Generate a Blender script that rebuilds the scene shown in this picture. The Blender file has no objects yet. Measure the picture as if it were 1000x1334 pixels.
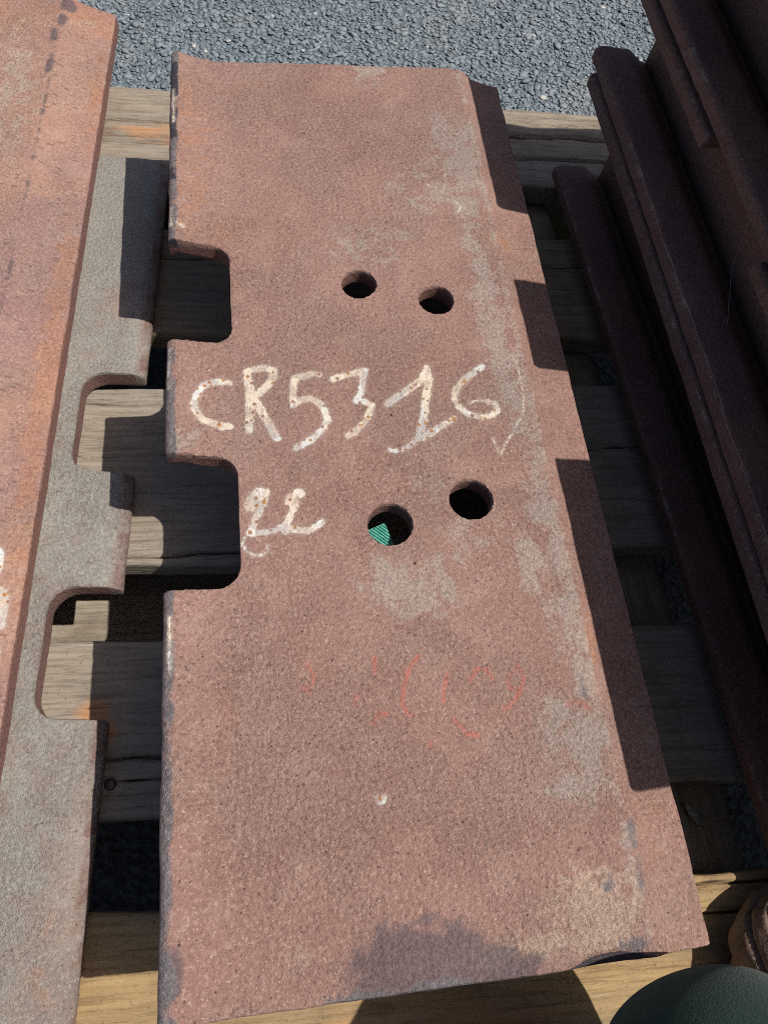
import bpy, bmesh, math, random
import numpy as np
from mathutils import Vector, Matrix, Euler

random.seed(7); rng = np.random.default_rng(7)
scene = bpy.context.scene
col = scene.collection

# ---------------------------------------------------------------- camera
# world: metres, x to the right of the middle plate, y along it away from the camera, z = 0 on top of the pallet boards
TOP = 0.093                                   # upper face of the middle plate
cam_d = bpy.data.cameras.new('camera'); cam = bpy.data.objects.new('camera', cam_d); col.objects.link(cam)
cam_d.sensor_fit = 'VERTICAL'; cam_d.sensor_height = 24.0; cam_d.lens = 24.0 * 985.0 / 1334.0
cam_d.clip_start = 0.01; cam_d.clip_end = 2000
R = Matrix(((0.98854732, 0.05240748, -0.14151908), (-0.10684934, 0.90529772, -0.41111953), (0.10657117, 0.42153233, 0.90052934)))
M4 = R.to_4x4(); M4.translation = Vector((0, 0, TOP + 0.3513)); cam.matrix_world = M4
scene.camera = cam

# ---------------------------------------------------------------- sky, sun, exposure
SUN_TRAVEL = Vector((-0.56, 0.14, -1.0)).normalized()
elev = math.asin(-SUN_TRAVEL.z)
world = bpy.data.worlds.new('World'); scene.world = world; world.use_nodes = True
wn = world.node_tree; bg = wn.nodes['Background']
sky = wn.nodes.new('ShaderNodeTexSky'); sky.sky_type = 'NISHITA'; sky.sun_disc = False
sky.sun_elevation = elev; sky.sun_rotation = math.atan2(-SUN_TRAVEL.x, -SUN_TRAVEL.y)
wn.links.new(sky.outputs[0], bg.inputs[0]); bg.inputs[1].default_value = 0.085; sky.air_density = 0.6; sky.dust_density = 2.0; sky.ozone_density = 0.4
sd = bpy.data.lights.new('sun', 'SUN'); sd.energy = 4.2; sd.angle = math.radians(0.53); sd.color = (1.0, 0.955, 0.89)
so = bpy.data.objects.new('sun', sd); col.objects.link(so)
so.rotation_euler = SUN_TRAVEL.to_track_quat('-Z', 'Y').to_euler(); so.location = (1.5, -0.3, 3)
vs = scene.view_settings; vs.view_transform = 'Standard'; vs.look = 'None'; vs.exposure = 0.14; vs.gamma = 1.0; vs.use_curve_mapping = False
scene.render.engine = 'CYCLES'
scene.cycles.max_bounces = 5; scene.cycles.diffuse_bounces = 3; scene.cycles.glossy_bounces = 2; scene.cycles.use_denoising = False; scene.cycles.filter_width = 1.0

# ---------------------------------------------------------------- helpers
def tag(o, label=None, cat=None, group=None, kind=None):
    if label: o['label'] = label
    if cat: o['category'] = cat
    if group: o['group'] = group
    if kind: o['kind'] = kind
    return o
def empty(name, loc, rz=0.0):
    o = bpy.data.objects.new(name, None); o.location = loc; o.rotation_euler = (0, 0, rz); o.empty_display_size = 0.05
    col.objects.link(o); return o
def obj(name, me, mat=None, parent=None, smooth=True):
    o = bpy.data.objects.new(name, me); col.objects.link(o)
    if parent: o.parent = parent
    if mat: me.materials.clear(); me.materials.append(mat)
    if smooth: me.polygons.foreach_set('use_smooth', np.ones(len(me.polygons), dtype=bool))
    return o
def mesh_np(name, V, F):
    me = bpy.data.meshes.new(name); V = np.asarray(V, dtype=np.float32); F = np.asarray(F, dtype=np.int32)
    n = F.shape[1]
    me.vertices.add(len(V)); me.vertices.foreach_set('co', V.ravel())
    me.loops.add(F.size); me.loops.foreach_set('vertex_index', F.ravel())
    me.polygons.add(len(F)); me.polygons.foreach_set('loop_start', np.arange(len(F), dtype=np.int32) * n)
    me.update(calc_edges=True); me.validate(); return me
def get_v(me):
    a = np.empty(len(me.vertices) * 3, dtype=np.float32); me.vertices.foreach_get('co', a); return a.reshape(-1, 3)
def set_v(me, V): me.vertices.foreach_set('co', V.astype(np.float32).ravel()); me.update()
def attr(me, name, vals):
    a = me.attributes.new(name, 'FLOAT', 'POINT'); a.data.foreach_set('value', np.asarray(vals, dtype=np.float32))

_tab = rng.random((256, 256)).astype(np.float32)
def vnoise(x, y):                                           # 2-D value noise 0..1
    xi = np.floor(x).astype(int); yi = np.floor(y).astype(int); fx = x - xi; fy = y - yi
    fx = fx * fx * (3 - 2 * fx); fy = fy * fy * (3 - 2 * fy)
    g = lambda a, b: _tab[a & 255, b & 255]
    return (g(xi, yi) * (1 - fx) + g(xi + 1, yi) * fx) * (1 - fy) + (g(xi, yi + 1) * (1 - fx) + g(xi + 1, yi + 1) * fx) * fy
def fbm(x, y, o=4):
    s = 0; a = 1; t = 0
    for i in range(o): s = s + a * vnoise(x * 2 ** i + 17.3 * i, y * 2 ** i + 5.1 * i); t += a; a *= 0.5
    return s / t
def seg_dist(X, Y, pl):                                      # distance to a polyline
    d = np.full(X.shape, 1e9, dtype=np.float32)
    if len(pl) == 1: return np.hypot(X - pl[0][0], Y - pl[0][1])
    for (ax, ay), (bx, by) in zip(pl[:-1], pl[1:]):
        dx, dy = bx - ax, by - ay; L = dx * dx + dy * dy + 1e-12
        t = np.clip(((X - ax) * dx + (Y - ay) * dy) / L, 0, 1)
        d = np.minimum(d, np.hypot(X - ax - t * dx, Y - ay - t * dy))
    return d
def blobs(X, Y, L, soft=0.9):                                # union of soft elliptical patches
    m = np.zeros_like(X)
    for cx, cy, rx, ry, a in L:
        q = ((X - cx) / max(rx, 1)) ** 2 + ((Y - cy) / max(ry, 1)) ** 2
        m = np.maximum(m, a * np.exp(-0.75 * q))
    return m
def evaluated(o):
    dg = bpy.context.evaluated_depsgraph_get(); dg.update()
    me = bpy.data.meshes.new_from_object(o.evaluated_get(dg)); return me

# ---------------------------------------------------------------- material helpers
class NT:
    def __init__(s, name):
        s.m = bpy.data.materials.new(name); s.m.use_nodes = True; s.t = s.m.node_tree; s.b = s.t.nodes['Principled BSDF']
        s.tc = s.t.nodes.new('ShaderNodeTexCoord')
    def n(s, ty, **k):
        n = s.t.nodes.new(ty)
        for a, v in k.items(): setattr(n, a, v)
        return n
    def put(s, sock, v):
        if isinstance(v, bpy.types.NodeSocket): s.t.links.new(v, sock)
        else: sock.default_value = (*v, 1.0) if isinstance(v, tuple) and len(v) == 3 and sock.type == 'RGBA' else v
    def coords(s, scale=(1, 1, 1), rot=(0, 0, 0), loc=(0, 0, 0)):
        mp = s.n('ShaderNodeMapping'); s.t.links.new(s.tc.outputs['Object'], mp.inputs[0])
        mp.inputs['Scale'].default_value = scale; mp.inputs['Rotation'].default_value = rot; mp.inputs['Location'].default_value = loc
        return mp.outputs[0]
    def noise(s, scale, detail=3, rough=0.55, vec=None, dist=0.0):
        x = s.n('ShaderNodeTexNoise'); x.inputs['Scale'].default_value = scale; x.inputs['Detail'].default_value = detail
        x.inputs['Roughness'].default_value = rough; x.inputs['Distortion'].default_value = dist
        s.t.links.new(vec if vec is not None else s.tc.outputs['Object'], x.inputs['Vector']); return x.outputs[0]
    def vor(s, scale, vec=None, feature='F1', out='Distance', rnd=1.0):
        x = s.n('ShaderNodeTexVoronoi', feature=feature); x.inputs['Scale'].default_value = scale; x.inputs['Randomness'].default_value = rnd
        s.t.links.new(vec if vec is not None else s.tc.outputs['Object'], x.inputs['Vector']); return x.outputs[out]
    def at(s, name):
        x = s.n('ShaderNodeAttribute', attribute_name=name); return x.outputs['Fac']
    def ma(s, op, a, b=0.0, c=0.0, clamp=False):
        x = s.n('ShaderNodeMath', operation=op, use_clamp=clamp)
        for i, v in enumerate((a, b, c)): s.put(x.inputs[i], v)
        return x.outputs[0]
    def ramp(s, v, lo, hi, a=0.0, b=1.0):                    # smooth step of v from lo..hi to a..b
        x = s.n('ShaderNodeMapRange', interpolation_type='SMOOTHSTEP'); s.put(x.inputs[0], v)
        for i, q in zip((1, 2, 3, 4), (lo, hi, a, b)): x.inputs[i].default_value = q
        return x.outputs[0]
    def mix(s, f, a, b, mode='MIX'):
        x = s.n('ShaderNodeMix', data_type='RGBA', blend_type=mode); s.put(x.inputs[0], f); s.put(x.inputs[6], a); s.put(x.inputs[7], b); return x.outputs[2]
    def bump(s, h, dist, strength=1.0, normal=None):
        x = s.n('ShaderNodeBump'); x.inputs['Strength'].default_value = strength; x.inputs['Distance'].default_value = dist
        s.put(x.inputs['Height'], h)
        if normal is not None: s.t.links.new(normal, x.inputs['Normal'])
        return x.outputs[0]
    def out(s, color, rough=0.8, normal=None, metal=0.0, spec=0.5):
        s.put(s.b.inputs['Base Color'], color); s.put(s.b.inputs['Roughness'], rough); s.put(s.b.inputs['Metallic'], metal)
        s.put(s.b.inputs['Specular IOR Level'], spec)
        if normal is not None: s.t.links.new(normal, s.b.inputs['Normal'])
        return s.m
def srgb(r, g, b, k=1.0):
    f = lambda c: (c / 255 / 12.92 if c <= 10 else ((c / 255 + 0.055) / 1.055) ** 2.4) * k
    return (f(r), f(g), f(b))
WHITE= [(2.3,[[-21.2,242.4],[-25.9,243.2],[-31.6,241.6],[-35.4,238.9],[-38.2,233.9],[-39.6,228.4],[-38.7,222.8],[-36.0,218.8],[-31.0,216.4],[-26.4,214.9],[-21.8,214.9]]),(2.6,[[-11.4,249.7],[-10.8,241.5],[-10.1,233.4],[-10.5,225.6],[-11.0,218.9],[-11.7,212.3]]),(2.4,[[-11.4,249.7],[-6.6,251.3],[-1.7,251.7],[2.9,250.4],[2.4,245.7],[-0.2,241.1],[-4.3,236.7],[-7.2,233.9]]),(2.5,[[-8.2,232.2],[-4.7,224.2],[-1.3,216.3],[1.6,209.6],[2.9,206.8]]),(2.1,[[28.3,246.7],[24.4,247.4],[19.4,245.8],[14.4,244.7],[13.3,238.4],[12.5,231.5],[13.0,227.5],[16.5,230.2],[22.3,231.1],[26.9,227.5],[29.5,222.9],[30.5,217.2],[27.7,211.7],[23.6,207.5],[18.6,203.4],[12.8,200.4]]),(2.2,[[34.9,243.5],[41.0,245.6],[47.1,246.6],[53.6,248.7],[52.0,243.2],[50.6,234.6],[47.0,228.7],[51.5,227.9],[55.4,225.4],[53.8,220.1],[50.2,214.3],[45.8,209.9],[41.5,206.6]]),(2.6,[[64.7,225.9],[71.6,231.4],[78.4,236.1],[85.3,240.8],[89.5,248.2]]),(2.4,[[89.6,248.9],[89.7,241.9],[87.7,234.5],[85.3,224.8],[83.1,215.3],[80.6,208.4]]),(1.5,[[79.3,206.1],[77.2,201.5],[71.6,197.2],[65.4,195.8],[62.0,197.1]]),(2.0,[[100.2,215.2],[93.9,211.3],[87.1,206.9],[80.4,203.1]]),(2.1,[[122.1,249.2],[116.0,244.9],[109.8,240.0],[104.7,234.6],[102.3,229.1],[104.0,222.9],[108.5,217.9],[115.5,215.2],[122.0,216.1],[126.3,219.6],[125.5,223.9],[121.4,225.3]]),(0.9,[[142.6,255.7],[143.2,246.6],[143.1,237.6],[142.9,227.6],[140.9,219.0],[139.3,214.2],[135.2,209.6],[132.7,204.9],[128.7,200.4],[122.9,191.4],[121.2,196.1],[120.1,201.9]]),(3.4,[[-12.3,167.7],[-10.8,171.2],[-8.0,174.7],[-5.6,174.0],[-6.9,169.2]]),(1.9,[[-7.5,165.6],[-10.1,160.9],[-11.6,156.3],[-13.3,152.9],[-10.2,152.4],[-7.0,152.8],[-3.8,152.9],[-0.5,153.8],[2.2,154.9]]),(3.0,[[7.3,169.3],[9.7,172.5],[13.0,173.6]]),(2.0,[[10.5,168.2],[8.3,163.5],[6.5,159.4],[4.4,155.3],[4.0,153.0],[7.5,153.9],[11.2,152.8],[15.5,152.3],[20.0,154.4],[22.9,156.6]]),(1.2,[[120.9,225.3],[117.3,226.3],[113.5,226.0],[110.0,224.1]]),(1.2,[[-16.1,150.1],[-17.2,146.7],[-15.2,143.1],[-11.7,140.6],[-8.0,140.4],[-5.3,142.5],[-4.6,145.9]]),(1.2,[[37.1,23.9],[39.2,22.1],[41.4,23.5],[40.1,20.8],[37.5,21.3]]),(1.1,[[125.1,378.8],[128.6,374.8],[131.2,372.1]]),(0.8,[[108.8,393.7],[111.5,391.0]]),(1.1,[[128.4,373.5],[125.7,369.4]])]
CHALK= [(1.6,[[10.7,84.3],[13.6,79.1],[11.5,71.1],[8.4,73.8]]),(1.6,[[42.4,85.1],[42.0,78.4]]),(1.6,[[32.4,67.7],[31.2,63.8]]),(1.6,[[38.4,54.4],[41.3,58.9],[45.4,58.5]]),(1.6,[[63.5,84.2],[58.6,78.7],[55.1,70.6],[52.9,62.7],[55.9,56.8],[60.7,55.6]]),(1.6,[[75.8,73.9],[72.7,64.2],[73.1,60.9]]),(1.6,[[65.5,48.8],[63.9,42.7]]),(1.6,[[76.2,53.4],[79.7,49.1],[81.0,46.6],[87.4,45.2]]),(1.6,[[86.3,69.7],[90.7,76.0],[95.7,74.8],[97.6,70.4]]),(1.6,[[109.7,74.5],[105.6,71.4],[105.4,65.5],[110.4,64.3],[113.4,70.8],[110.7,75.2]]),(1.6,[[110.4,64.3],[106.9,59.6],[100.1,55.3],[103.1,57.5],[107.9,51.3],[111.9,49.7]]),(1.6,[[132.0,54.9],[137.6,56.1],[142.0,52.4]])]
WEAR= [(135.8, 422.5, 16.1, 35.5, 0.9), (128.4, 373.5, 9.2, 9.3, 1), (110.9, 393.7, 28.4, 27.0, 0.45), (65.2, 341.1, 28.8, 18.3, 0.4), (133.1, 292.2, 8.5, 60.2, 0.8), (135.6, 247.5, 6.4, 41.0, 0.8), (140.4, 163.2, 7.6, 26.3, 0.9), (142.9, 134.2, 6.6, 18.7, 0.9), (64.4, 120.7, 27.1, 14.9, 0.75), (142.4, 99.1, 10.3, 19.2, 0.95), (131.0, 126.5, 16.3, 16.3, 0.5), (144.5, 68.1, 8.5, 17.9, 0.8), (129.6, 44.1, 13.0, 16.8, 0.7), (125.6, 17.4, 12.5, 8.9, 0.6), (81.1, 501.5, 8.8, 11.4, 0.9), (82.1, 180.0, 20.8, 22.3, 0.25), (-45.2, 207.0, 9.8, 9.2, 0.4), (142.3, 205.9, 17.8, 24.0, 0.3), (138.3, 32.9, 7.4, 16.4, 0.7), (101.4, 143.3, 24.4, 24.9, 0.25), (144.9, -22.3, 5.5, 22.7, 0.5)]
TAN= [(125.7, -29.1, 20.3, 12.6, 1), (99.7, -39.8, 19.6, 4.4, 0.95), (77.8, -42.8, 16.0, 3.2, 0.9), (126.8, -39.3, 15.0, 6.8, 1), (3.1, -34.5, 18.3, 6.5, 0.22)]
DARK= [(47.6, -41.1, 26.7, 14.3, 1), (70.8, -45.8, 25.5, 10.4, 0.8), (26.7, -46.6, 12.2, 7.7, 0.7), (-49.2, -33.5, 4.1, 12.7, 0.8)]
STEEL= [(23.2, -50.6, 12.1, 4.6, 0.8), (51.0, -50.8, 18.7, 4.2, 0.8), (140.5, -45.7, 10.0, 4.4, 0.7), (-52.0, -43.4, 4.6, 14.8, 1), (149.7, -10.6, 3.5, 26.2, 0.5), (140.6, 59.2, 3.0, 8.8, 0.45), (132.9, -21.0, 4.1, 3.5, 0.5), (80.0, -49.0, 12.7, 2.6, 0.4)]
ORANGE= [(-45.6, 425.6, 19.3, 78.1, 0.6), (-18.5, 341.4, 18.2, 35.2, 0.35), (-0.3, 470.6, 62.6, 44.0, 0.25), (151.5, 86.6, 4.0, 16.9, 1), (145.6, 64.3, 4.6, 9.0, 0.7), (151.9, 347.2, 11.2, 5.7, 0.9), (-28.2, 65.2, 6.1, 8.4, 0.5), (-17.3, 88.8, 8.8, 10.7, 0.25), (-45.2, 169.2, 7.5, 24.9, 0.2)]
# ---------------------------------------------------------------- materials
K = 0.86                                                     # lit sRGB value in daylight -> albedo
def rust_mat(name, a, b, light, darkc, pits=0.35, dash=0.0, mott=1.0):
    s = NT(name)
    big = s.at('n_big'); med = s.at('n_med'); dkn = s.at('n_dark'); pat = s.at('n_patch'); fine = s.noise(520, 3, 0.78); grit = s.noise(800, 1, 0.6)
    c = s.mix(s.ramp(big, 0.3, 0.7), srgb(*a, K), srgb(*b, K))
    c = s.mix(s.ma('MULTIPLY', s.ramp(med, 0.5, 0.8), 0.40 * mott), c, srgb(*light, K))
    c = s.mix(s.ma('MULTIPLY', s.ramp(dkn, 0.5, 0.9), 0.30 * mott), c, srgb(*darkc, K))
    c = s.mix(s.ma('MULTIPLY', s.ramp(pat, 0.5, 0.8), 0.38 * mott), c, srgb(*[int(0.45 * q + 0.55 * w) for q, w in zip(light, (168, 152, 142))], K))
    rg = s.ramp(pat, 0.25, 0.75, 0.74, 1.06)      # rougher and smoother skin
    # millimetre grain
    c = s.mix(s.ma('MULTIPLY', s.ramp(fine, 0.52, 0.70), 0.62), c, srgb(*light, K * 1.08))
    c = s.mix(s.ma('MULTIPLY', s.ramp(fine, 0.50, 0.28), s.ma('MULTIPLY', rg, 0.72)), c, srgb(*darkc, K * 0.72))
    sp = s.ramp(grit, 0.64, 0.74); c = s.mix(s.ma('MULTIPLY', sp, 0.6), c, srgb(214, 190, 175, K))
    pit = s.ramp(s.vor(210, s.coords(loc=(7, 3, 0))), 0.15, 0.06)
    c = s.mix(s.ma('MULTIPLY', pit, pits), c, srgb(52, 38, 36))
    pit2 = s.ramp(s.vor(34, s.coords(loc=(2, 9, 0))), 0.035, 0.018); c = s.mix(s.ma('MULTIPLY', pit2, 0.85), c, srgb(38, 28, 28))
    if dash > 0:                                            # short slanted scratches and scars
        v = s.coords(scale=(110, 300, 80), rot=(0, 0, 0.6))
        dm = s.ma('MULTIPLY', s.ramp(s.vor(1.0, v), 0.34, 0.16), s.ramp(med, 0.40, 0.60))
        c = s.mix(s.ma('MULTIPLY', dm, dash), c, srgb(84, 58, 60))
    edge = s.at('n_edge'); e2 = fine
    def mask(att, lo=0.30, hi=0.62, n=edge, amp=1.0):
        A = s.at(att); return s.ramp(s.ma('MULTIPLY_ADD', s.ma('SUBTRACT', n, 0.5), s.ma('MULTIPLY', s.ma('MULTIPLY', A, 3.0, clamp=True), amp), A), lo, hi)
    grain = s.ramp(fine, 0.36, 0.66, 0.72, 1.12)
    def g(col): return s.mix(1.0, col, s.comb(grain), 'MULTIPLY')
    s.comb = lambda v: s._comb(v)
    def _comb(v):
        x = s.n('ShaderNodeCombineColor'); [s.t.links.new(v, x.inputs[i]) for i in range(3)]; return x.outputs[0]
    s._comb = _comb
    c = s.mix(s.ma('MULTIPLY', mask('orange', 0.15, 0.95), 0.5), c, g(srgb(194, 138, 104, K)))
    c = s.mix(s.ma('MULTIPLY', mask('wear', 0.14, 0.78, s.ma('MULTIPLY_ADD', s.ma('SUBTRACT', fine, 0.5), 0.7, edge), 1.3), 0.78), c, g(srgb(184, 166, 154, K)))
    c = s.mix(s.ma('MULTIPLY', mask('grey', 0.2, 0.8, edge, 0.8), 0.85), c, g(srgb(170, 166, 156, K)))
    c = s.mix(s.ma('MULTIPLY', mask('tan', 0.22, 0.85, s.ma('MULTIPLY_ADD', s.ma('SUBTRACT', fine, 0.5), 0.8, edge), 1.5), 0.72), c, g(srgb(198, 172, 152, K)))
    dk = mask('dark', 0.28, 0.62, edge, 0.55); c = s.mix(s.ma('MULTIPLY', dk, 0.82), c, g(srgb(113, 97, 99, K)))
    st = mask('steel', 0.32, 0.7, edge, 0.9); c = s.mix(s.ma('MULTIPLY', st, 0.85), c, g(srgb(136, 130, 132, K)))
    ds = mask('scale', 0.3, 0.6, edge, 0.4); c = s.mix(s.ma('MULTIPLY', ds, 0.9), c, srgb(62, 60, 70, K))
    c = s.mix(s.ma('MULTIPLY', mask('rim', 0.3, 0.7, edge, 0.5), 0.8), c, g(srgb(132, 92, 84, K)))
    # chalk, then white paint with rust spots breaking through
    ch = s.ma('MULTIPLY', mask('chalk', 0.30, 0.8, e2, 1.2), s.ramp(med, 0.30, 0.55))
    c = s.mix(s.ma('MULTIPLY', ch, 0.55), c, srgb(214, 112, 94, K))
    pd = s.ma('ADD', s.at('paint'), s.ma('MULTIPLY', s.ma('SUBTRACT', e2, 0.5), 0.34))
    halo = s.ramp(pd, 0.26, 0.5); c = s.mix(s.ma('MULTIPLY', halo, 0.42), c, srgb(190, 168, 155, K))
    pt = s.ramp(pd, 0.48, 0.60)
    spots = s.ma('MULTIPLY', s.ramp(s.vor(270, s.coords(loc=(1, 5, 3))), 0.36, 0.22), s.ramp(med, 0.26, 0.42))
    wear_p = s.ramp(edge, 0.60, 0.42)
    keep = s.ma('MULTIPLY', pt, s.ma('SUBTRACT', 1.0, s.ma('MULTIPLY', spots, 0.9)))
    pc = s.mix(s.ramp(dkn, 0.4, 0.62), srgb(238, 222, 200), srgb(222, 222, 216))
    pc = s.mix(s.ma('MULTIPLY', s.ramp(fine, 0.56, 0.40), 0.3), pc, srgb(196, 168, 150))
    c = s.mix(s.ma('MULTIPLY', s.ma('MULTIPLY', pt, spots), 0.85), c, s.mix(s.ramp(med, 0.55, 0.62), srgb(150, 104, 84), srgb(182, 120, 48)))
    c = s.mix(s.ma('MULTIPLY', keep, s.ma('MULTIPLY_ADD', wear_p, 0.45, 0.52)), c, pc)
    nb = s.bump(s.ma('MULTIPLY', s.noise(360, 4, 0.8), rg), 0.0026, 1.0)
    r = s.ma('SUBTRACT', 0.82, s.ma('MULTIPLY', s.ma('MAXIMUM', st, s.ma('MULTIPLY', dk, 0.7)), 0.34))
    return s.out(c, r, nb, s.ma('MULTIPLY', st, 0.25), 0.35)

MAT_CENTER = rust_mat('rust_middle', (167, 130, 118), (160, 123, 111), (196, 166, 152), (116, 87, 80), 0.7, 0.0, 0.45)
MAT_LEFT = rust_mat('rust_ruddy', (184, 142, 124), (166, 130, 124), (206, 172, 152), (138, 102, 96), 0.5, 0.45, 0.6)
MAT_GREY = rust_mat('rust_dusty', (158, 144, 134), (148, 136, 128), (184, 172, 162), (118, 102, 96), 0.55, 0.0, 0.8)
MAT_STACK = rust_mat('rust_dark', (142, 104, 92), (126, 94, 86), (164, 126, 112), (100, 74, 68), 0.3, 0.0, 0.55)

def wood_mat(name, a, b, darkc, gray):
    s = NT(name)
    v = s.coords(scale=(2.2, 60, 40)); v2 = s.coords(scale=(22, 330, 200)); v3 = s.coords(scale=(3, 22, 20), loc=(2, 5, 1))
    w = s.noise(1.0, 4, 0.6, v, 1.2); f = s.noise(1.0, 4, 0.75, v2, 0.6); p = s.noise(1.0, 3, 0.55, v3)
    c = s.mix(s.ramp(w, 0.35, 0.66), srgb(*a, K), srgb(*b, K))
    c = s.mix(s.ma('MULTIPLY', s.ramp(p, 0.45, 0.68), 0.7), c, srgb(*gray, K))
    c = s.mix(s.ma('MULTIPLY', s.ramp(f, 0.55, 0.32), 0.5), c, srgb(*darkc, K * 0.8))
    c = s.mix(s.ma('MULTIPLY', s.ramp(f, 0.6, 0.75), 0.4), c, srgb(214, 200, 176, K))
    sp = s.ramp(s.noise(480, 3, 0.75), 0.42, 0.28); c = s.mix(s.ma('MULTIPLY', sp, 0.7), c, srgb(84, 66, 50, K))
    o = s.ramp(s.ma('ADD', s.at('orange'), s.ma('MULTIPLY', s.ma('SUBTRACT', s.noise(1.0, 5, 0.7, s.coords(scale=(30, 130, 60))), 0.5), 1.6)), 0.2, 0.85)
    c = s.mix(s.ma('MULTIPLY', o, 0.62), c, srgb(206, 142, 88, K))
    dirt = s.ramp(s.noise(26, 5, 0.7, s.coords(loc=(5, 5, 5))), 0.5, 0.72); c = s.mix(s.ma('MULTIPLY', dirt, 0.5), c, srgb(116, 102, 86, K))
    cr = s.at('crack'); c = s.mix(s.ma('MULTIPLY', s.ramp(cr, 0.25, 0.8), 0.9), c, srgb(52, 40, 30))
    nb = s.bump(f, 0.0016, 0.9)
    return s.out(c, 0.85, nb, 0.0, 0.25)
WOOD = [wood_mat('wood_weathered', (168, 155, 138), (155, 142, 126), (104, 92, 79), (160, 152, 142)),
        wood_mat('wood_yellow', (186, 156, 112), (166, 138, 98), (112, 88, 60), (156, 140, 114)),
        wood_mat('wood_grey', (164, 146, 118), (148, 132, 108), (96, 82, 66), (150, 142, 128))]

s = NT('asphalt_binder'); MAT_GROUND = s.out(s.mix(s.ramp(s.noise(160, 4), 0.4, 0.65), srgb(90, 101, 109, K), srgb(116, 128, 136, K)), 0.9, s.bump(s.vor(150), 0.004, 0.8))
s = NT('asphalt_stone')
tone = s.at('tone'); c = s.mix(tone, srgb(108, 118, 125, K), srgb(138, 148, 154, K)); c = s.mix(s.ramp(tone, 0.992, 0.997), c, srgb(196, 194, 188, K))
c = s.mix(s.ma('MULTIPLY', s.ramp(s.noise(900, 3), 0.5, 0.7), 0.35), c, srgb(160, 164, 166, K))
c = s.mix(s.ma('MULTIPLY', s.ramp(s.noise(9, 3), 0.48, 0.68), 0.35), c, srgb(146, 146, 142, K))
MAT_STONE = s.out(c, 0.72, s.bump(s.noise(1200, 3), 0.0004, 0.7), 0, 0.5)

s = NT('trouser_fabric')
wv = s.noise(1.0, 2, 0.5, s.coords(scale=(1500, 1500, 1500))); bl = s.noise(24, 4)
c = s.mix(s.ramp(bl, 0.35, 0.65), srgb(32, 58, 49, 0.8), srgb(40, 66, 56, 0.8)); c = s.mix(s.ma('MULTIPLY', s.ramp(wv, 0.5, 0.7), 0.5), c, srgb(78, 92, 82, 0.8))
MAT_CLOTH = s.out(c, 0.95, s.bump(wv, 0.0006, 0.7), 0, 0.15); MAT_CLOTH.node_tree.nodes['Principled BSDF'].inputs['Sheen Weight'].default_value = 0.12
s = NT('boot_leather')
cr = s.noise(70, 5, 0.65); c = s.mix(s.ramp(cr, 0.35, 0.65), srgb(150, 124, 106, 0.8), srgb(118, 94, 80, 0.8)); c = s.mix(s.ramp(s.noise(300, 3), 0.6, 0.75), c, srgb(176, 156, 138, 0.8))
MAT_BOOT = s.out(c, 0.5, s.bump(s.noise(400, 4), 0.0006, 0.6, s.bump(cr, 0.003, 0.6)), 0, 0.5)
s = NT('boot_sole'); MAT_SOLE = s.out(srgb(58, 52, 48), 0.8)
s = NT('strap_weave'); MAT_STRAP = s.out(s.mix(s.ramp(s.noise(700, 2), 0.4, 0.6), srgb(46, 138, 120), srgb(84, 168, 148)), 0.6)
s = NT('strap_groove'); MAT_STRAP2 = s.out(srgb(20, 84, 76), 0.7)
s = NT('leaf_dry'); MAT_LEAF = s.out(s.mix(s.ramp(s.noise(300, 3), 0.4, 0.6), srgb(150, 150, 130), srgb(116, 112, 92)), 0.8)
s = NT('cobweb_silk'); MAT_WEB = s.out(srgb(200, 192, 186), 0.7)
s = NT('nail_steel'); MAT_NAIL = s.out(srgb(92, 84, 80), 0.55, None, 0.6)

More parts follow.
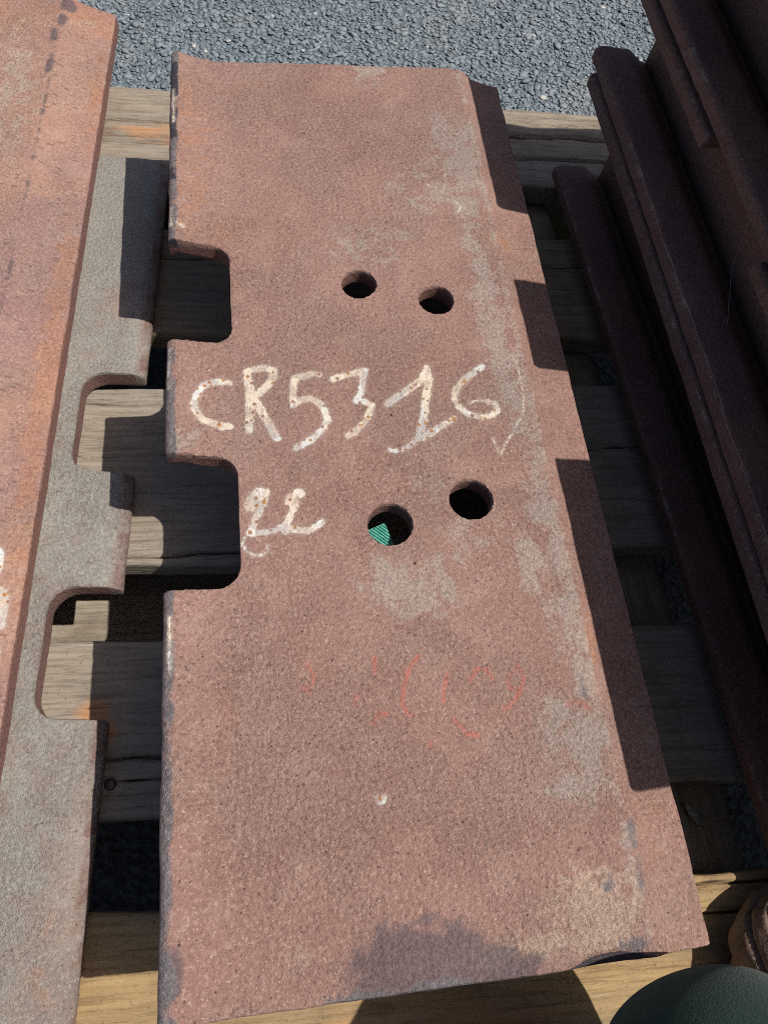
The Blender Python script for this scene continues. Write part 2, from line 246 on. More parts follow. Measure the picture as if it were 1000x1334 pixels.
# ---------------------------------------------------------------- ground: asphalt
gm = mesh_np('ground', [(-300, -300, -0.1431), (300, -300, -0.1431), (300, 300, -0.1431), (-300, 300, -0.1431)], [(0, 1, 2, 3)])
ground = obj('ground', gm, MAT_GROUND, smooth=False); tag(ground, 'dark grey coarse asphalt behind the pallet', 'ground', kind='structure')
def aggregate():
    t = (1 + 5 ** 0.5) / 2
    iv = np.array([(-1, t, 0), (1, t, 0), (-1, -t, 0), (1, -t, 0), (0, -1, t), (0, 1, t), (0, -1, -t), (0, 1, -t), (t, 0, -1), (t, 0, 1), (-t, 0, -1), (-t, 0, 1)], dtype=np.float32) / math.hypot(1, t)
    fi = np.array([(0, 11, 5), (0, 5, 1), (0, 1, 7), (0, 7, 10), (0, 10, 11), (1, 5, 9), (5, 11, 4), (11, 10, 2), (10, 7, 6), (7, 1, 8), (3, 9, 4), (3, 4, 2), (3, 2, 6), (3, 6, 8), (3, 8, 9), (4, 9, 5), (2, 4, 11), (6, 2, 10), (8, 6, 7), (9, 8, 1)], dtype=np.int32)
    sp = 0.0042; xs = np.arange(-0.60, 1.06, sp); ys = np.arange(0.45, 1.45, sp * 0.9)
    X, Y = np.meshgrid(xs, ys); X = X + (np.arange(len(ys)) % 2)[:, None] * sp / 2
    X = X.ravel(); Y = Y.ravel()
    out = np.maximum(np.maximum(-0.34 - X, X - 0.80), np.maximum(0.66 - Y, Y - 1.12)).clip(0, 1); keep = rng.random(len(X)) > (out / 0.22) ** 0.4
    X = X[keep]; Y = Y[keep]; n = len(X)          # the chips thin out into the textured ground past what the photo shows
    X = X + rng.normal(0, sp * 0.28, n); Y = Y + rng.normal(0, sp * 0.28, n)
    r = rng.lognormal(math.log(0.0024), 0.40, n).clip(0.0013, 0.0056)
    el = rng.uniform(0.65, 1.45, (n, 1)); sc = np.concatenate([el, 1 / el, rng.uniform(0.5, 0.85, (n, 1))], 1) * r[:, None]
    V = iv[None] * (1 + rng.uniform(-0.36, 0.36, (n, 12, 1))) * sc[:, None, :]
    V[:, :, 2] = np.minimum(V[:, :, 2], (r * 0.12)[:, None])          # worn flat on top
    a = rng.uniform(0, 6.283, n); ca, sa = np.cos(a)[:, None], np.sin(a)[:, None]
    tx = rng.normal(0, 0.10, n)[:, None]; ty = rng.normal(0, 0.10, n)[:, None]
    x = V[:, :, 0] * ca - V[:, :, 1] * sa; y = V[:, :, 0] * sa + V[:, :, 1] * ca; z = V[:, :, 2] + tx * x + ty * y
    z = z - 0.1427 + rng.normal(0, 0.0007, n)[:, None]
    V = np.stack([x + X[:, None], y + Y[:, None], z], 2).reshape(-1, 3)
    F = (fi[None] + (np.arange(n) * 12)[:, None, None]).reshape(-1, 3)
    me = mesh_np('aggregate', V, F); attr(me, 'tone', np.repeat(rng.random(n), 12)); return me
ag = obj('aggregate', aggregate(), MAT_STONE, ground, smooth=False); tag(ag, 'loose-looking grey stone chips of the asphalt surface', kind='stuff')

# ---------------------------------------------------------------- pallet
def board(x0, x1, y0, y1, z0, z1, seed, cracks=(), orange=(), rag=0.0008, res=0.0016, nx=420):
    """one plank along x; local coords; grain relief, checks and a worn arris"""
    w = y1 - y0; h = z1 - z0; r = 0.0022
    pts = []
    nt = max(8, int(w / res))
    for i in range(nt + 1): pts.append((y0 + r + (w - 2 * r) * i / nt, z1, 1))
    pts += [(y1 - r * .3, z1 - r * .3, .6)]
    for i in range(7): pts.append((y1, z1 - r - (h - 2 * r) * i / 6, .4))
    for i in range(5): pts.append((y1 - r - (w - 2 * r) * i / 4, z0, 0))
    for i in range(7): pts.append((y0, z0 + r + (h - 2 * r) * i / 6, .4))
    pts += [(y0 + r * .3, z1 - r * .3, .6)]
    P = np.array(pts); m = len(P); xs = np.linspace(x0, x1, nx)
    X = np.repeat(xs[:, None], m, 1); Y = np.repeat(P[None, :, 0], nx, 0); Z = np.repeat(P[None, :, 1], nx, 0); T = np.repeat(P[None, :, 2], nx, 0)
    gr = fbm(X * 3 + seed, Y * 260 + seed * 3, 3) - 0.5
    g2 = fbm(X * 9 + seed * 2, Y * 60 + 5 * seed, 3) - 0.5
    Z = Z + T * (gr * 0.0009 + g2 * 0.0010) * (T > 0.5)
    ed0 = (fbm(X * 14 + seed * 7, X * 0 + 3.3, 4) - 0.5) * rag * 8; ed1 = (fbm(X * 14 + seed * 5, X * 0 + 8.3, 4) - 0.5) * rag * 8
    t = (Y - y0) / w
    Y = Y + np.where(t < 0.08, ed0, 0) * (T > 0.3) * (1 - t / 0.08).clip(0, 1) + np.where(t > 0.92, ed1, 0) * (T > 0.3) * ((t - 0.92) / 0.08).clip(0, 1)
    ck = np.zeros_like(X)
    for cx0, cx1, cy, wd, dp, amp in cracks:
        yc = cy + amp * (fbm(X * 22 + seed + cy * 91, X * 0 + 1.7, 3) - 0.5)
        tap = np.clip((X - cx0) / 0.02, 0, 1) * np.clip((cx1 - X) / 0.03, 0, 1)
        m_ = np.clip(1.35 - np.abs(Y - yc) / (wd * tap + 1e-5), 0, 1) * (T > 0.9) * (tap > 0)
        ck = np.maximum(ck, m_); 
        Z = Z - m_ * dp
    V = np.stack([X, Y, Z], 2).reshape(-1, 3)
    i = np.arange(nx - 1)[:, None] * m; j = np.arange(m)[None, :]; jn = (j + 1) % m
    F = np.stack([i + j, i + m + j, i + m + jn, i + jn], 2).reshape(-1, 4)
    capA = len(V); V = np.concatenate([V, [[x0, (y0 + y1) / 2, (z0 + z1) / 2], [x1, (y0 + y1) / 2, (z0 + z1) / 2]]])
    me = bpy.data.meshes.new('plank')
    tri = [(capA, int(a), int(b)) for a, b in zip(range(m), [(k + 1) % m for k in range(m)])]
    off = (nx - 1) * m; tri += [(capA + 1, off + (k + 1) % m, off + k) for k in range(m)]
    me.from_pydata(V.tolist(), [], F.tolist() + tri); me.update()
    attr(me, 'crack', np.concatenate([ck.ravel(), [0, 0]]))
    attr(me, 'orange', np.concatenate([blobs(X.ravel() * 1000, Y.ravel() * 1000, orange) if len(orange) else np.zeros(X.size), [0, 0]]))
    return me
pallet = empty('wooden_pallet', (0.1, 0.2, -0.14)); tag(pallet, 'weathered wooden pallet under all the steel plates', 'pallet')
def plank(yA, yB, rot, mat, seed, name='plank', z=(-0.021, 0.0), x=(-0.52, 0.72), **k):
    """near/far edges yA..yB given at x = -0.1; rot = slope of the board"""
    me = board(x[0] + 0.1, x[1] + 0.1, -(yB - yA) / 2, (yB - yA) / 2, z[0], z[1], seed, **k)
    o = obj(name, me, mat, pallet); o.location = Vector((-0.1, (yA + yB) / 2, 0)) - pallet.location; o.rotation_euler = (0, 0, rot)
    return o
plank(0.515, 0.607, -0.052, WOOD[0], 1.3, rag=0.0016,
      cracks=[(-0.3, 0.13, 0.006, 0.0017, 0.007, 0.004), (-0.3, 0.15, -0.011, 0.0014, 0.006, 0.003), (-0.1, 0.12, -0.018, 0.0014, 0.006, 0.002), (0.26, 0.55, 0.012, 0.0022, 0.009, 0.012), (0.2, 0.8, 0.030, 0.0012, 0.006, 0.010), (0.2, 0.8, -0.014, 0.0012, 0.006, 0.008), (0.25, 0.8, 0.038, 0.001, 0.005, 0.006)],
      orange=[(12, -6, 30, 9, 0.7), (45, -16, 22, 9, 0.9), (36, 2, 26, 7, 0.7)])
plank(0.352, 0.450, -0.035, WOOD[2], 2.7, cracks=[(-0.2, 0.5, 0.02, 0.001, 0.004, 0.006)])
plank(0.177, 0.306, -0.030, WOOD[0], 3.9, cracks=[(-0.1, 0.03, 0.052, 0.0011, 0.006, 0.010), (-0.05, 0.3, -0.0585, 0.0011, 0.007, 0.004), (-0.2, 0.4, 0.012, 0.0007, 0.003, 0.006)])
plank(0.033, 0.129, -0.042, WOOD[0], 5.1, cracks=[(-0.2, 0.25, -0.018, 0.0010, 0.005, 0.006), (-0.03, 0.2, -0.029, 0.0008, 0.004, 0.004), (-0.05, 0.15, 0.01, 0.0006, 0.002, 0.003)],
      orange=[(-7, 8, 9, 7, 1.0), (2, -2, 6, 6, 0.9)])
plank(-0.118, -0.013, -0.048, WOOD[1], 6.4, rag=0.0011, cracks=[(0.2, 0.5, 0.047, 0.001, 0.004, 0.006), (0.25, 0.45, 0.034, 0.0007, 0.003, 0.006)], orange=[(175, -12, 60, 22, 0.85), (130, -20, 40, 20, 0.9), (250, -30, 60, 30, 0.25)])
plank(-0.262, -0.160, -0.03, WOOD[2], 7.7); plank(-0.405, -0.306, -0.02, WOOD[0], 8.8)
def stringer(x0, x1, z0, z1, seed, mat):
    me = board(-0.55, 0.515, -(x1 - x0) / 2, (x1 - x0) / 2, z0, z1, seed, res=0.003, nx=200)
    o = obj('stringer', me, mat, pallet); o.location = Vector(((x0 + x1) / 2, 0.02, 0)) - pallet.location; o.rotation_euler = (0, 0, math.pi / 2 + 0.03); return o
stringer(0.155, 0.262, -0.118, -0.0225, 1.1, WOOD[2]); stringer(-0.50, -0.42, -0.118, -0.0225, 2.6, WOOD[2]); stringer(0.60, 0.70, -0.118, -0.0225, 3.1, WOOD[2])
for k, x in enumerate((0.21, 0.65, -0.46)):
    me = board(-0.55, 0.515, -0.05, 0.05, -0.1390, -0.1195, 4.0 + k, res=0.004, nx=120)
    o = obj('bottom_board', me, WOOD[2], pallet); o.location = Vector((x, 0.02, 0)) - pallet.location; o.rotation_euler = (0, 0, math.pi / 2 + 0.03)
def nail(x, y):
    bm = bmesh.new(); bmesh.ops.create_cone(bm, cap_ends=True, segments=14, radius1=0.0034, radius2=0.0026, depth=0.0016)
    me = bpy.data.meshes.new('nail_head'); bm.to_mesh(me); bm.free(); o = obj('nail_head', me, MAT_NAIL, pallet); o.location = Vector((x, y, 0.0009)) - pallet.location
nail(-0.0956, 0.0503)
plank(0.153, 0.262, -0.035, WOOD[0], 9.4, 'lower_board', (-0.1175, -0.092), (-0.415, 0.150), nx=220, rag=0.0012)
plank(0.560, 0.585, -0.052, WOOD[2], 11.4, 'gap_blocker', (-0.118, -0.0225), nx=160, res=0.004)  # added board, hides the sunlit ground so the far gap looks dark

# ---------------------------------------------------------------- steel track shoes
def prism(bm, pts, z0, z1, axis='z'):
    if axis == 'z': lo = [bm.verts.new((x, y, z0)) for x, y in pts]; hi = [bm.verts.new((x, y, z1)) for x, y in pts]
    else: lo = [bm.verts.new((x, z0, y)) for x, y in pts]; hi = [bm.verts.new((x, z1, y)) for x, y in pts]
    n = len(pts)
    for i in range(n): bm.faces.new((lo[i], lo[(i + 1) % n], hi[(i + 1) % n], hi[i]))
    bm.faces.new(lo[::-1]); bm.faces.new(hi); bmesh.ops.recalc_face_normals(bm, faces=bm.faces)
def rounded_notch(xi, xo, y0, y1, r, fl=0.0015):
    """notch open at xo, inner wall xi, rounded inner corners, slightly flared mouth"""
    sg = 1 if xi > xo else -1; p = [(xo - sg * .03, y0 - fl)]
    for i in range(7): a = math.pi / 2 * i / 6; p.append((xi - sg * (r - r * math.sin(a)), y0 + r - r * math.cos(a)))
    for i in range(7): a = math.pi / 2 * i / 6; p.append((xi - sg * (r - r * math.cos(a)), y1 - r + r * math.sin(a)))
    p.append((xo - sg * .03, y1 + fl)); return p
def steel_plate(top, thick, y0, y1, notches=(), holes=(), voxel=0.0015, smooth=4, scoops=(), bottom=None):
    """cross-section (x, z of the upper face) swept along y, notches and bolt holes cut, worn round edges"""
    prof = list(top) + ([(x, z - thick) for x, z in reversed(top)] if bottom is None else [(top[-1][0] - 0.001, bottom), (top[0][0], bottom)])
    bm = bmesh.new(); prism(bm, prof, y0, y1, 'y'); me = bpy.data.meshes.new('plate'); bm.to_mesh(me); bm.free()
    o = bpy.data.objects.new('work', me); col.objects.link(o); tmp = [o]
    if notches or holes or scoops:
        bm = bmesh.new()
        for p in notches: prism(bm, p, -0.06, 0.06)
        for x, y, r in holes: prism(bm, [(x + r * math.cos(a), y + r * math.sin(a)) for a in np.linspace(0, 2 * math.pi, 40, endpoint=False)], -0.06, 0.06)
        for loc, sc, rot in scoops:
            bmesh.ops.create_icosphere(bm, subdivisions=4, radius=1.0, matrix=Matrix.Translation(loc) @ Euler(rot).to_matrix().to_4x4() @ Matrix.Diagonal((*sc, 1)))
        m2 = bpy.data.meshes.new('cut'); bm.to_mesh(m2); bm.free(); c = bpy.data.objects.new('cut', m2); col.objects.link(c); tmp.append(c)
        b = o.modifiers.new('b', 'BOOLEAN'); b.operation = 'DIFFERENCE'; b.object = c; b.solver = 'EXACT'
    r = o.modifiers.new('r', 'REMESH'); r.mode = 'VOXEL'; r.voxel_size = voxel
    sm = o.modifiers.new('s', 'SMOOTH'); sm.factor = 0.5; sm.iterations = smooth
    res = evaluated(o)
    for t in tmp: bpy.data.objects.remove(t)
    V = get_v(res); n = fbm(V[:, 0] * 22 + 3, V[:, 1] * 22, 4) - 0.5; n2 = fbm(V[:, 0] * 160, V[:, 1] * 160 + V[:, 2] * 90, 3) - 0.5
    V = V.copy(); V[:, 2] += n * 0.0011 + n2 * 0.00055
    e = fbm(V[:, 1] * 70, V[:, 2] * 70 + V[:, 0] * 5, 3) - 0.5; V[:, 0] += e * 0.0009
    e = fbm(V[:, 0] * 70 + 9, V[:, 2] * 70, 3) - 0.5; V[:, 1] += e * 0.0009
    set_v(res, V)
    u = V[:, 0] * 0.87 + V[:, 1] * 0.5 + V[:, 2] * 0.7 + 3.0; w = V[:, 1] * 0.87 - V[:, 0] * 0.5 + V[:, 2] * 0.6 + 7.0
    u, w = u + 0.030 * (fbm(u * 21 + 31, w * 21 + 4, 3) - 0.5), w + 0.030 * (fbm(w * 19 + 11, u * 19 + 8, 3) - 0.5)
    u, w = u + 0.006 * (fbm(u * 140 + 3, w * 140 + 40, 2) - 0.5), w + 0.006 * (fbm(w * 130 + 1, u * 130 + 80, 2) - 0.5)
    st = lambda q: (q - 0.5) * 1.25 + 0.5
    res.set_sharp_from_angle(angle=math.radians(32))
    attr(res, 'n_big', st(fbm(u * 16, w * 16, 4))); attr(res, 'n_med', st(fbm(u * 90 + 4, w * 90, 4))); attr(res, 'n_dark', st(fbm(u * 45 + 9, w * 45 + 2, 5)))
    attr(res, 'n_patch', st(fbm(w * 30 + 1, u * 30 + 5, 5))); attr(res, 'n_edge', st(fbm(w * 150 + 6, u * 150, 3)))
    return res
def rib(x, z0, z1, y0, y1, t0=0.016, t1=0.010):
    bm = bmesh.new(); prism(bm, [(x - t0 / 2, z0), (x + t0 / 2, z0), (x + t1 / 2, z1), (x - t1 / 2, z1)], y0, y1, 'y')
    bmesh.ops.subdivide_edges(bm, edges=[e for e in bm.edges if abs(e.verts[0].co.y - e.verts[1].co.y) > 0.1], cuts=40)
    bmesh.ops.bevel(bm, geom=[e for e in bm.edges if abs(e.verts[0].co.y - e.verts[1].co.y) > 1e-4 and len(e.link_faces) == 2 and e.calc_face_angle(0) > 0.5], offset=0.003, segments=3, affect='EDGES')
    me = bpy.data.meshes.new('grouser'); bm.to_mesh(me); bm.free()
    V = get_v(me).copy(); V[:, 0] += (fbm(V[:, 1] * 40, V[:, 2] * 40) - 0.5) * 0.0015; V[:, 2] += (fbm(V[:, 1] * 30 + 5, V[:, 0] * 40) - 0.5) * 0.0012 * (np.abs(V[:, 2] - z1) < 0.006); set_v(me, V); return me
mm = lambda L: [(x / 1000, z / 1000) for x, z in L]
def strokes(X, Y, S, fall=3.0):                              # 0.5 on a stroke's edge, 1 on its spine
    v = np.zeros_like(X); wob = (fbm(X / 5.5 + 40, Y / 5.5 + 9, 3) - 0.5) * 1.5
    for w, pl in S:
        v = np.maximum(v, np.clip(1 - 0.5 * seg_dist(X, Y, pl) / w, 0, 1) if fall is None else np.clip(0.5 + (w + wob * min(w, 2) / 2 - seg_dist(X, Y, pl)) / fall * 0.5, 0, 1))
    return v

# middle plate: lip turned up on the left, stepped bevel going down on the right
PROFILE = mm([(-54.4, 2.6), (-53.8, 4.8), (-51.8, 6.3), (-49, 6.6), (-45, 5.6), (-39, 3.6), (-32, 1.7), (-24, .45), (-16, 0), (20, 0), (60, 0), (100, 0), (142, 0), (147.5, -.35), (151, -1.8), (154.5, -5), (158.5, -7.6), (164, -9.2), (179.5, -13.2)])
shoe = empty('track_shoe', (0.06, 0.229, 0.0)); tag(shoe, 'rusty steel track plate in the middle with painted writing CR5316 and four holes', 'track plate')
pl = steel_plate(PROFILE, 0.012, -0.0512, 0.5088, [rounded_notch(-0.0192, -0.055, 0.2692, 0.3400, 0.011), rounded_notch(-0.0186, -0.055, 0.1240, 0.1965, 0.0115)],
    [(0.0562, 0.3109, 0.0104), (0.1018, 0.2986, 0.0104), (0.0576, 0.1533, 0.0115), (0.1020, 0.1653, 0.0115)], 0.0012, 1,
    scoops=[((0.1265, -0.0568, 0.003), (0.0270, 0.0132, 0.0090), (0.3, 0, 0.05))])
V = get_v(pl); X, Y, Zz = V[:, 0] * 1000, V[:, 1] * 1000, V[:, 2] * 1000
up = (Zz > -16).astype(np.float32)
attr(pl, 'paint', strokes(X, Y, [(w * (0.98 if w > 1.3 else 0.7), q) for w, q in WHITE] + [(0.9, [(-52.0, 470), (-51.5, 440)]), (1.2, [(-52.8, 366), (-52.6, 352)]), (1.5, [(-48.5, 354), (-45.5, 351)]), (0.7, [(-52.5, 262), (-52.8, 236)]), (1.0, [(-51, 110), (-50.5, 84)])], 3.2)); attr(pl, 'chalk', strokes(X, Y, [(w * 0.62, q) for w, q in CHALK], 1.8))
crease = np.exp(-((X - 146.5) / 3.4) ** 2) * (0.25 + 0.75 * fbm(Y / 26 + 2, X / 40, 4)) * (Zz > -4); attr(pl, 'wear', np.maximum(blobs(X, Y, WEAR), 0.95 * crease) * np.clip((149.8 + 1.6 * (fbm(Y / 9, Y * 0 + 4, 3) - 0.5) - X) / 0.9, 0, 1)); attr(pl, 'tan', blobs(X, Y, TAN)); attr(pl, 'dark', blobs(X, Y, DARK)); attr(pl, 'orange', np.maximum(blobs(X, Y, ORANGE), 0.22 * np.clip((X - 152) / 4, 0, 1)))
lip = np.clip((-47.0 - X) / 3.5, 0, 1) * (0.55 + 0.45 * (fbm(Y / 14, Y * 0 + 2, 3)))
attr(pl, 'steel', np.maximum(blobs(X, Y, STEEL), lip * 0.95))
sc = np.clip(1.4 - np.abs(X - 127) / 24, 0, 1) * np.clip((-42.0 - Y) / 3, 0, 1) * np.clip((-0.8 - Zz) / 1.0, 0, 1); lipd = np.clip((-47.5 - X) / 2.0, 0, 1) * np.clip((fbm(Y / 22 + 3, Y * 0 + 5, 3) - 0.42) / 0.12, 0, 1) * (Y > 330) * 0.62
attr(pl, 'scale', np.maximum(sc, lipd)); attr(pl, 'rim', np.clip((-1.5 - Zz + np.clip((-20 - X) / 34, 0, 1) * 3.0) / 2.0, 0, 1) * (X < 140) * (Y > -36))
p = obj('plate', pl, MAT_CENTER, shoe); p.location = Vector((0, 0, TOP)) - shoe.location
for x in (0.028, 0.150):
    g = obj('grouser', rib(x, -0.0125 if x < .1 else -0.0150, -TOP + 0.0008, -0.049, 0.506), MAT_STACK, shoe); g.location = Vector((0, 0, TOP)) - shoe.location

# lower left plate: dusty grey, lying flat on the boards, lip turned down on the right
LROT = -math.radians(3.9)
ll = empty('track_shoe', (-0.088, 0.199, 0.0), LROT); tag(ll, 'dusty grey notched track plate lying flat on the boards at left', 'track plate')
prof = mm([(-190, 0), (-150, 0), (-100, 0), (-60, 0), (-30, 0), (-16, -.2), (-9, -1.2), (-4, -3.2), (-1, -6), (0, -8)])
me = steel_plate(prof, 0.0125, -0.305, 0.305, [rounded_notch(-0.0385, 0.0, 0.0335, 0.1055, 0.013, 0.001), rounded_notch(-0.0385, 0.0, -0.1165, -0.0425, 0.013, 0.001)], [], 0.0014, 1, bottom=-0.0155)
V = get_v(me); X, Y, Zz = V[:, 0] * 1000, V[:, 1] * 1000, V[:, 2] * 1000
attr(me, 'grey', 0.55 + 0.4 * (fbm(X / 60, Y / 60, 3) - 0.5) + 0.35 * np.clip((Y - 60) / 150, 0, 1) - 1.3 * (np.clip((-1.6 - Zz) / 2, 0, 1)) - blobs(X, Y, [(-20, -70, 25, 20, .3), (-8, -260, 14, 60, .9), (-22, 165, 14, 22, .5)]))
attr(me, 'rim', np.clip((-1.6 - Zz) / 1.5, 0, 1) * np.clip((-5 - X) / 3, 0.45, 1))
attr(me, 'orange', blobs(X, Y, [(-30, -10, 30, 20, .25), (-20, 165, 12, 18, .4), (-15, -120, 14, 12, .35), (-10, -250, 16, 60, .35)]))
p = obj('plate', me, MAT_GREY, ll); p.location.z = 0.0170
g = obj('grouser', rib(-0.140, -0.001, 0.0125, -0.302, 0.302), MAT_GREY, ll); g.location.z = 0.0165

# upper left plate: ruddy, its bevelled edge lying on the grey plate
ul = empty('track_shoe', (-0.1275, 0.352, 0.0165), -math.radians(3.5)); tag(ul, 'ruddy orange track plate overlapping the grey one at the left edge', 'track plate')
prof = mm([(-230, 17), (-180, 17), (-120, 17), (-60, 17), (-40, 17), (-34, 16.2), (-28, 12.4), (-22, 9.4), (-6, 5.0), (-1.8, 3.9), (-.5, 3.0), (0, 1.4)])
me = steel_plate(prof, 0.0105, -0.305, 0.305, [], [], 0.0014, 1)
V = get_v(me); X, Y, Zz = V[:, 0] * 1000, V[:, 1] * 1000, V[:, 2] * 1000
attr(me, 'orange', blobs(X, Y, [(-15, 290, 40, 22, .8), (-70, 270, 40, 30, .7), (-5, 210, 6, 60, .8), (-6, -60, 8, 130, 1.0), (-75, 100, 30, 60, .45), (-30, -200, 20, 60, .6)]))
attr(me, 'wear', blobs(X, Y, [(-62, 180, 22, 90, .35)])); attr(me, 'tan', blobs(X, Y, [(-68, 190, 25, 90, .5), (-18, 282, 5, 5, .6), (-25, 276, 5, 6, .5)]))
attr(me, 'dark', np.maximum(blobs(X, Y, [(-34, 292, 5, 8, 1), (-36, 272, 4, 9, .9), (-39, 252, 4, 12, .8), (-38, 218, 3, 14, .7)]), 0.42 * np.clip(1 - np.abs(X + 36) / 4, 0, 1)))
attr(me, 'paint', strokes(X, Y, [(5.5, [(-17.5, -179), (-16.5, -184), (-17, -189)]), (6.0, [(-12, -203), (-11, -210), (-11.5, -217)]), (4, [(-10, -232), (-10.5, -236)])], 4))
attr(me, 'rim', np.clip((3.2 - Zz) / 1.5, 0, 1) * (X > -5) * 0.9)
attr(me, 'scale', np.clip(1 - np.abs(Zz - 1.0) / 1.0, 0, 1) * (X > -3) * np.clip((Y - 60) / 60, 0, 1) * 0.2)
p = obj('plate', me, MAT_LEFT, ul); p.location.z = 0.0095
g = obj('grouser', rib(-0.190, 0.010, -0.024, -0.302, 0.302), MAT_LEFT, ul); g.location.z = 0.0095

# stack on the right, all in its own shade: rolled lip, dip, then a tall grouser that carries the next plate
STACK = mm([(0, -1.2), (1.2, -.2), (5, .2), (14, 0), (24, -.6), (28, -2.4), (32, -5.5), (36, -8.6), (40, -10.4), (44, -11), (55, -11.5), (80, -11), (120, -11), (160, -9), (205, -12)])
def stack_shoe(x, z, yc, L, rz, label, notches=(), grouser=True, seed=0, gh=0.060, gx=0.050):
    r = empty('track_shoe', (x, yc, z - 0.024), rz); tag(r, label, 'track plate')
    me = steel_plate(STACK, 0.0090, -L / 2, L / 2, [rounded_notch(0.037, 0.0, a, b, 0.011, 0.001) for a, b in notches], [], 0.0018, 1)
    V = get_v(me); X, Y = V[:, 0] * 1000 + seed * 77, V[:, 1] * 1000
    attr(me, 'wear', 0.5 * np.clip(1 - np.abs(X - seed * 77 - 1.2) / 2.0, 0, 1) * fbm(Y / 40, Y * 0 + seed, 4))
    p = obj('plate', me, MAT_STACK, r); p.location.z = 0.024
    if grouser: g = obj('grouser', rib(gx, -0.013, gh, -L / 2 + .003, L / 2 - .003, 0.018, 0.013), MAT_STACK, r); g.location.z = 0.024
    return r
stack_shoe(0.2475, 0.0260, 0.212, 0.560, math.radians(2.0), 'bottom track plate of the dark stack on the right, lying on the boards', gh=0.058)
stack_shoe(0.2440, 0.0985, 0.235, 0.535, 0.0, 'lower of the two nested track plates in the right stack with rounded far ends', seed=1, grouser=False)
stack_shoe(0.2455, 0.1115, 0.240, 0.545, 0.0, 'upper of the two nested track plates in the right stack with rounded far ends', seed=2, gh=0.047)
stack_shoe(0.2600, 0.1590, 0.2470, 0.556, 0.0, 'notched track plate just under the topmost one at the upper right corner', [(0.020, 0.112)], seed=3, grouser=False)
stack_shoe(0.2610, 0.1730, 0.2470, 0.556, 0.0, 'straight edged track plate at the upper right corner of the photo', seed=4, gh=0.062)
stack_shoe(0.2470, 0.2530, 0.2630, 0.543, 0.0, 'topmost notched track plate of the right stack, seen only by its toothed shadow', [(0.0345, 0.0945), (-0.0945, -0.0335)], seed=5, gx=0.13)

# ---------------------------------------------------------------- green strap under the plate, seen through a bolt hole
strap = empty('strap', (0.055, 0.150, 0.073)); tag(strap, 'teal ribbed webbing strap visible through the lower left bolt hole', 'strap')
apex = Vector((0.0578, 0.1622)); e1 = Vector((-0.93, -0.37)).normalized(); e2 = Vector((0.25, -0.97)).normalized()   # directions of two straight edges the webbing is clipped to
def webbing(mat, name, z0, z1, strips):
    bm = bmesh.new(); rd = Vector((0.74, -0.67)).normalized(); rn = Vector((-rd.y, rd.x)); base = apex + e1 * 0.02 + e2 * 0.02
    for a, w in strips:
        c = [base + rn * a - rd * .06, base + rn * (a + w) - rd * .06, base + rn * (a + w) + rd * .06, base + rn * a + rd * .06]
        prism(bm, [(q.x, q.y) for q in c], z0, z1)
    for along, other in ((e1, e2), (e2, e1)):
        n2 = Vector((-along.y, along.x)); n2 = n2 if n2.dot(other) < 0 else -n2
        for p0, nn in ((apex, n2), (apex + other * 0.045, -n2)):
            bmesh.ops.bisect_plane(bm, geom=bm.verts[:] + bm.edges[:] + bm.faces[:], plane_co=(p0.x, p0.y, z0), plane_no=(nn.x, nn.y, 0), clear_outer=True)
    me = bpy.data.meshes.new(name); bm.to_mesh(me); bm.free(); o = obj(name, me, mat, strap, smooth=False); o.location = -strap.location
webbing(MAT_STRAP2, 'webbing', 0.0735, 0.0744, [(-0.06, 0.12)])
webbing(MAT_STRAP, 'ridges', 0.0742, 0.0751, [(-0.06 + 0.0015 * k, 0.0010) for k in range(80)])

# ---------------------------------------------------------------- small things
def leaf():
    n = 12; V = []; F = []
    for i in range(n + 1):
        t = i / n; w = 0.0032 * math.sin(math.pi * t ** 0.8) + 0.0001; y = 0.016 * t
        V += [(-w, y, 0.0018 + 0.002 * t * t), (0, y, 0.0008 + 0.002 * t * t), (w, y, 0.0016 + 0.0025 * t * t)]
    for i in range(n):
        for j in range(2): a = i * 3 + j; F.append((a, a + 1, a + 4, a + 3))
    me = bpy.data.meshes.new('dry_leaf'); me.from_pydata(V, [], F); me.update(); o = obj('dry_leaf', me, MAT_LEAF)
    o.modifiers.new('s', 'SOLIDIFY').thickness = 0.0003; return o
lf = leaf(); lf.location = (0.2425, -0.004, -0.0213); lf.rotation_euler = (0, 0, math.radians(38)); tag(lf, 'small dry leaf lying in the pallet gap beside the right stack', 'leaf')
def web(points, r=0.00007):
    cu = bpy.data.curves.new('cobweb', 'CURVE'); cu.dimensions = '3D'; cu.bevel_depth = r; cu.bevel_resolution = 0
    for pl_ in points:
        sp = cu.splines.new('POLY'); sp.points.add(len(pl_) - 1)
        for q, c in zip(sp.points, pl_): q.co = (*c, 1)
    o = bpy.data.objects.new('tmp', cu); col.objects.link(o); me = evaluated(o); bpy.data.objects.remove(o); return me
wl = []
for k in range(9):
    y0 = 0.42 - 0.036 * k; wl.append([(0.2452 + random.uniform(0, .002), y0, 0.1125 + random.uniform(0, .001)), (0.246 + random.uniform(-.001, .002), y0 - 0.02, 0.1122), (0.2455 + random.uniform(0, .003), y0 - 0.045, 0.1128)])
wl.append([(0.292, 0.335, 0.160), (0.280, 0.300, 0.118), (0.268, 0.262, 0.1125)]); wl.append([(0.292, 0.335, 0.160), (0.290, 0.300, 0.125), (0.289, 0.262, 0.1015)])
wb = obj('cobweb', web(wl), MAT_WEB); tag(wb, 'thin cobweb strands along the edge of the right stack', 'cobweb')

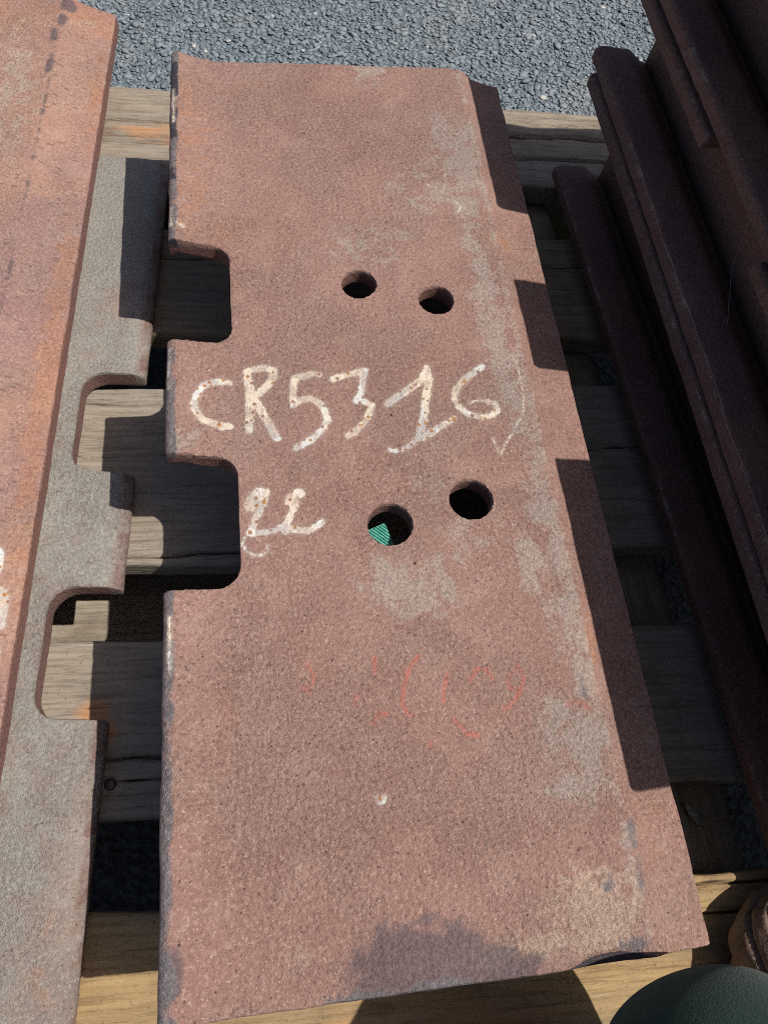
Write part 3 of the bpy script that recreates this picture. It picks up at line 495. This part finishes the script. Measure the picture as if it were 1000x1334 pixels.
# ---------------------------------------------------------------- photographer: one knee on the pallet, one boot beside it
def skin(joints, edges, root=0, sub=2):
    me = bpy.data.meshes.new('person'); me.from_pydata([j[:3] for j in joints], edges, []); me.update()
    o = bpy.data.objects.new('work', me); col.objects.link(o)
    md = o.modifiers.new('k', 'SKIN'); me.skin_vertices.new() if not me.skin_vertices else None
    sv = me.skin_vertices[0].data
    for i, j in enumerate(joints): sv[i].radius = (j[3], j[4] if len(j) > 4 else j[3]); sv[i].use_root = (i == root)
    ss = o.modifiers.new('s', 'SUBSURF'); ss.levels = sub; ss.render_levels = sub
    r = evaluated(o); bpy.data.objects.remove(o); return r
J = [(0.245, -0.56, 0.36, .13, .15), (0.245, -0.60, 0.52, .145, .12),
     (0.165, -0.50, 0.31, .095), (0.160, -0.32, 0.22, .088), (0.150, -0.175, 0.168, .074), (0.155, -0.068, 0.112, .043), (0.155, -0.128, 0.078, .050), (0.154, -0.30, 0.065, .056), (0.150, -0.46, 0.005, .042), (0.150, -0.53, -0.025, .036),
     (0.345, -0.50, 0.40, .095), (0.365, -0.36, 0.46, .080), (0.372, -0.265, 0.475, .066), (0.360, -0.27, 0.40, .060), (0.325, -0.285, 0.25, .058), (0.305, -0.29, 0.15, .050)]
E = [(0, 1), (0, 2), (2, 3), (3, 4), (4, 5), (5, 6), (6, 7), (7, 8), (8, 9), (0, 10), (10, 11), (11, 12), (12, 13), (13, 14), (14, 15)]
pm = skin(J, E, 0, 5)
V = get_v(pm).copy(); f = fbm(V[:, 0] * 15 + V[:, 2] * 9, V[:, 1] * 13 + V[:, 2] * 11, 2) - 0.5
Nn = np.empty(len(V) * 3, dtype=np.float32); pm.vertices.foreach_get('normal', Nn); Nn = Nn.reshape(-1, 3); V += Nn * (f * 0.005)[:, None]; set_v(pm, V)
person = obj('person', pm, MAT_CLOTH); tag(person, 'photographer kneeling at lower right in dark green trousers and brown boots', 'person')
def boot(loc, rz, rx=0.0):
    # loft along the foot: (y, half width, height, centre x shift)
    S = [(0.000, .008, .014, 0), (-.006, .026, .028, 0), (-.018, .040, .040, 0), (-.040, .049, .050, 0), (-.070, .053, .056, .001), (-.100, .051, .070, .002), (-.130, .045, .100, .003), (-.160, .043, .135, .003), (-.200, .043, .150, .002), (-.240, .041, .150, 0), (-.275, .036, .148, 0), (-.295, .026, .140, 0), (-.302, .010, .120, 0)]
    n = 28; V = []; F = []
    for y, hw, h, cx in S:
        for k in range(n):
            if k <= 20: a = math.pi * k / 20; x = hw * math.cos(a); z = h * max(math.sin(a), 0) ** 0.85
            else: x = -hw + 2 * hw * (k - 20) / 8; z = 0.0
            V.append((x + cx, y, z + 0.006))
    for i in range(len(S) - 1):
        for k in range(n): F.append((i * n + k, i * n + (k + 1) % n, (i + 1) * n + (k + 1) % n, (i + 1) * n + k))
    F.append(tuple(range(n))[::-1]); F.append(tuple((len(S) - 1) * n + k for k in range(n)))
    me = bpy.data.meshes.new('boot'); me.from_pydata(V, [], F); me.update()
    o = bpy.data.objects.new('w', me); col.objects.link(o); ss = o.modifiers.new('s', 'SUBSURF'); ss.levels = 3; r = evaluated(o); bpy.data.objects.remove(o)
    V = get_v(r).copy(); Nn = np.empty(len(V) * 3, dtype=np.float32); r.vertices.foreach_get('normal', Nn); Nn = Nn.reshape(-1, 3)
    w = (fbm(V[:, 1] * 55 + V[:, 2] * 30, V[:, 0] * 30 - V[:, 2] * 45, 3) - 0.5) * 0.008 - 0.003 * np.exp(-((np.abs(fbm(V[:, 0] * 25 + 4, V[:, 1] * 25 + V[:, 2] * 40, 2) - 0.5)) / 0.03) ** 2)
    V += Nn * w[:, None]; set_v(r, V)
    b = obj('boot', r, MAT_BOOT, person); b.location = loc; b.rotation_euler = (rx, 0, rz)
    bm = bmesh.new(); pts = [(hw * 0.86 + cx, y * 0.985 - 0.003) for y, hw, h, cx in S] + [(-hw * 0.86 + cx, y * 0.985 - 0.003) for y, hw, h, cx in reversed(S)]; prism(bm, pts, 0.0, 0.010)
    m2 = bpy.data.meshes.new('sole'); bm.to_mesh(m2); bm.free(); so_ = obj('sole', m2, MAT_SOLE, b, smooth=False); return b
boot((0.270, -0.036, 0.0015), math.radians(-6)); boot((0.150, -0.50, -0.085), math.radians(4), math.radians(-40))
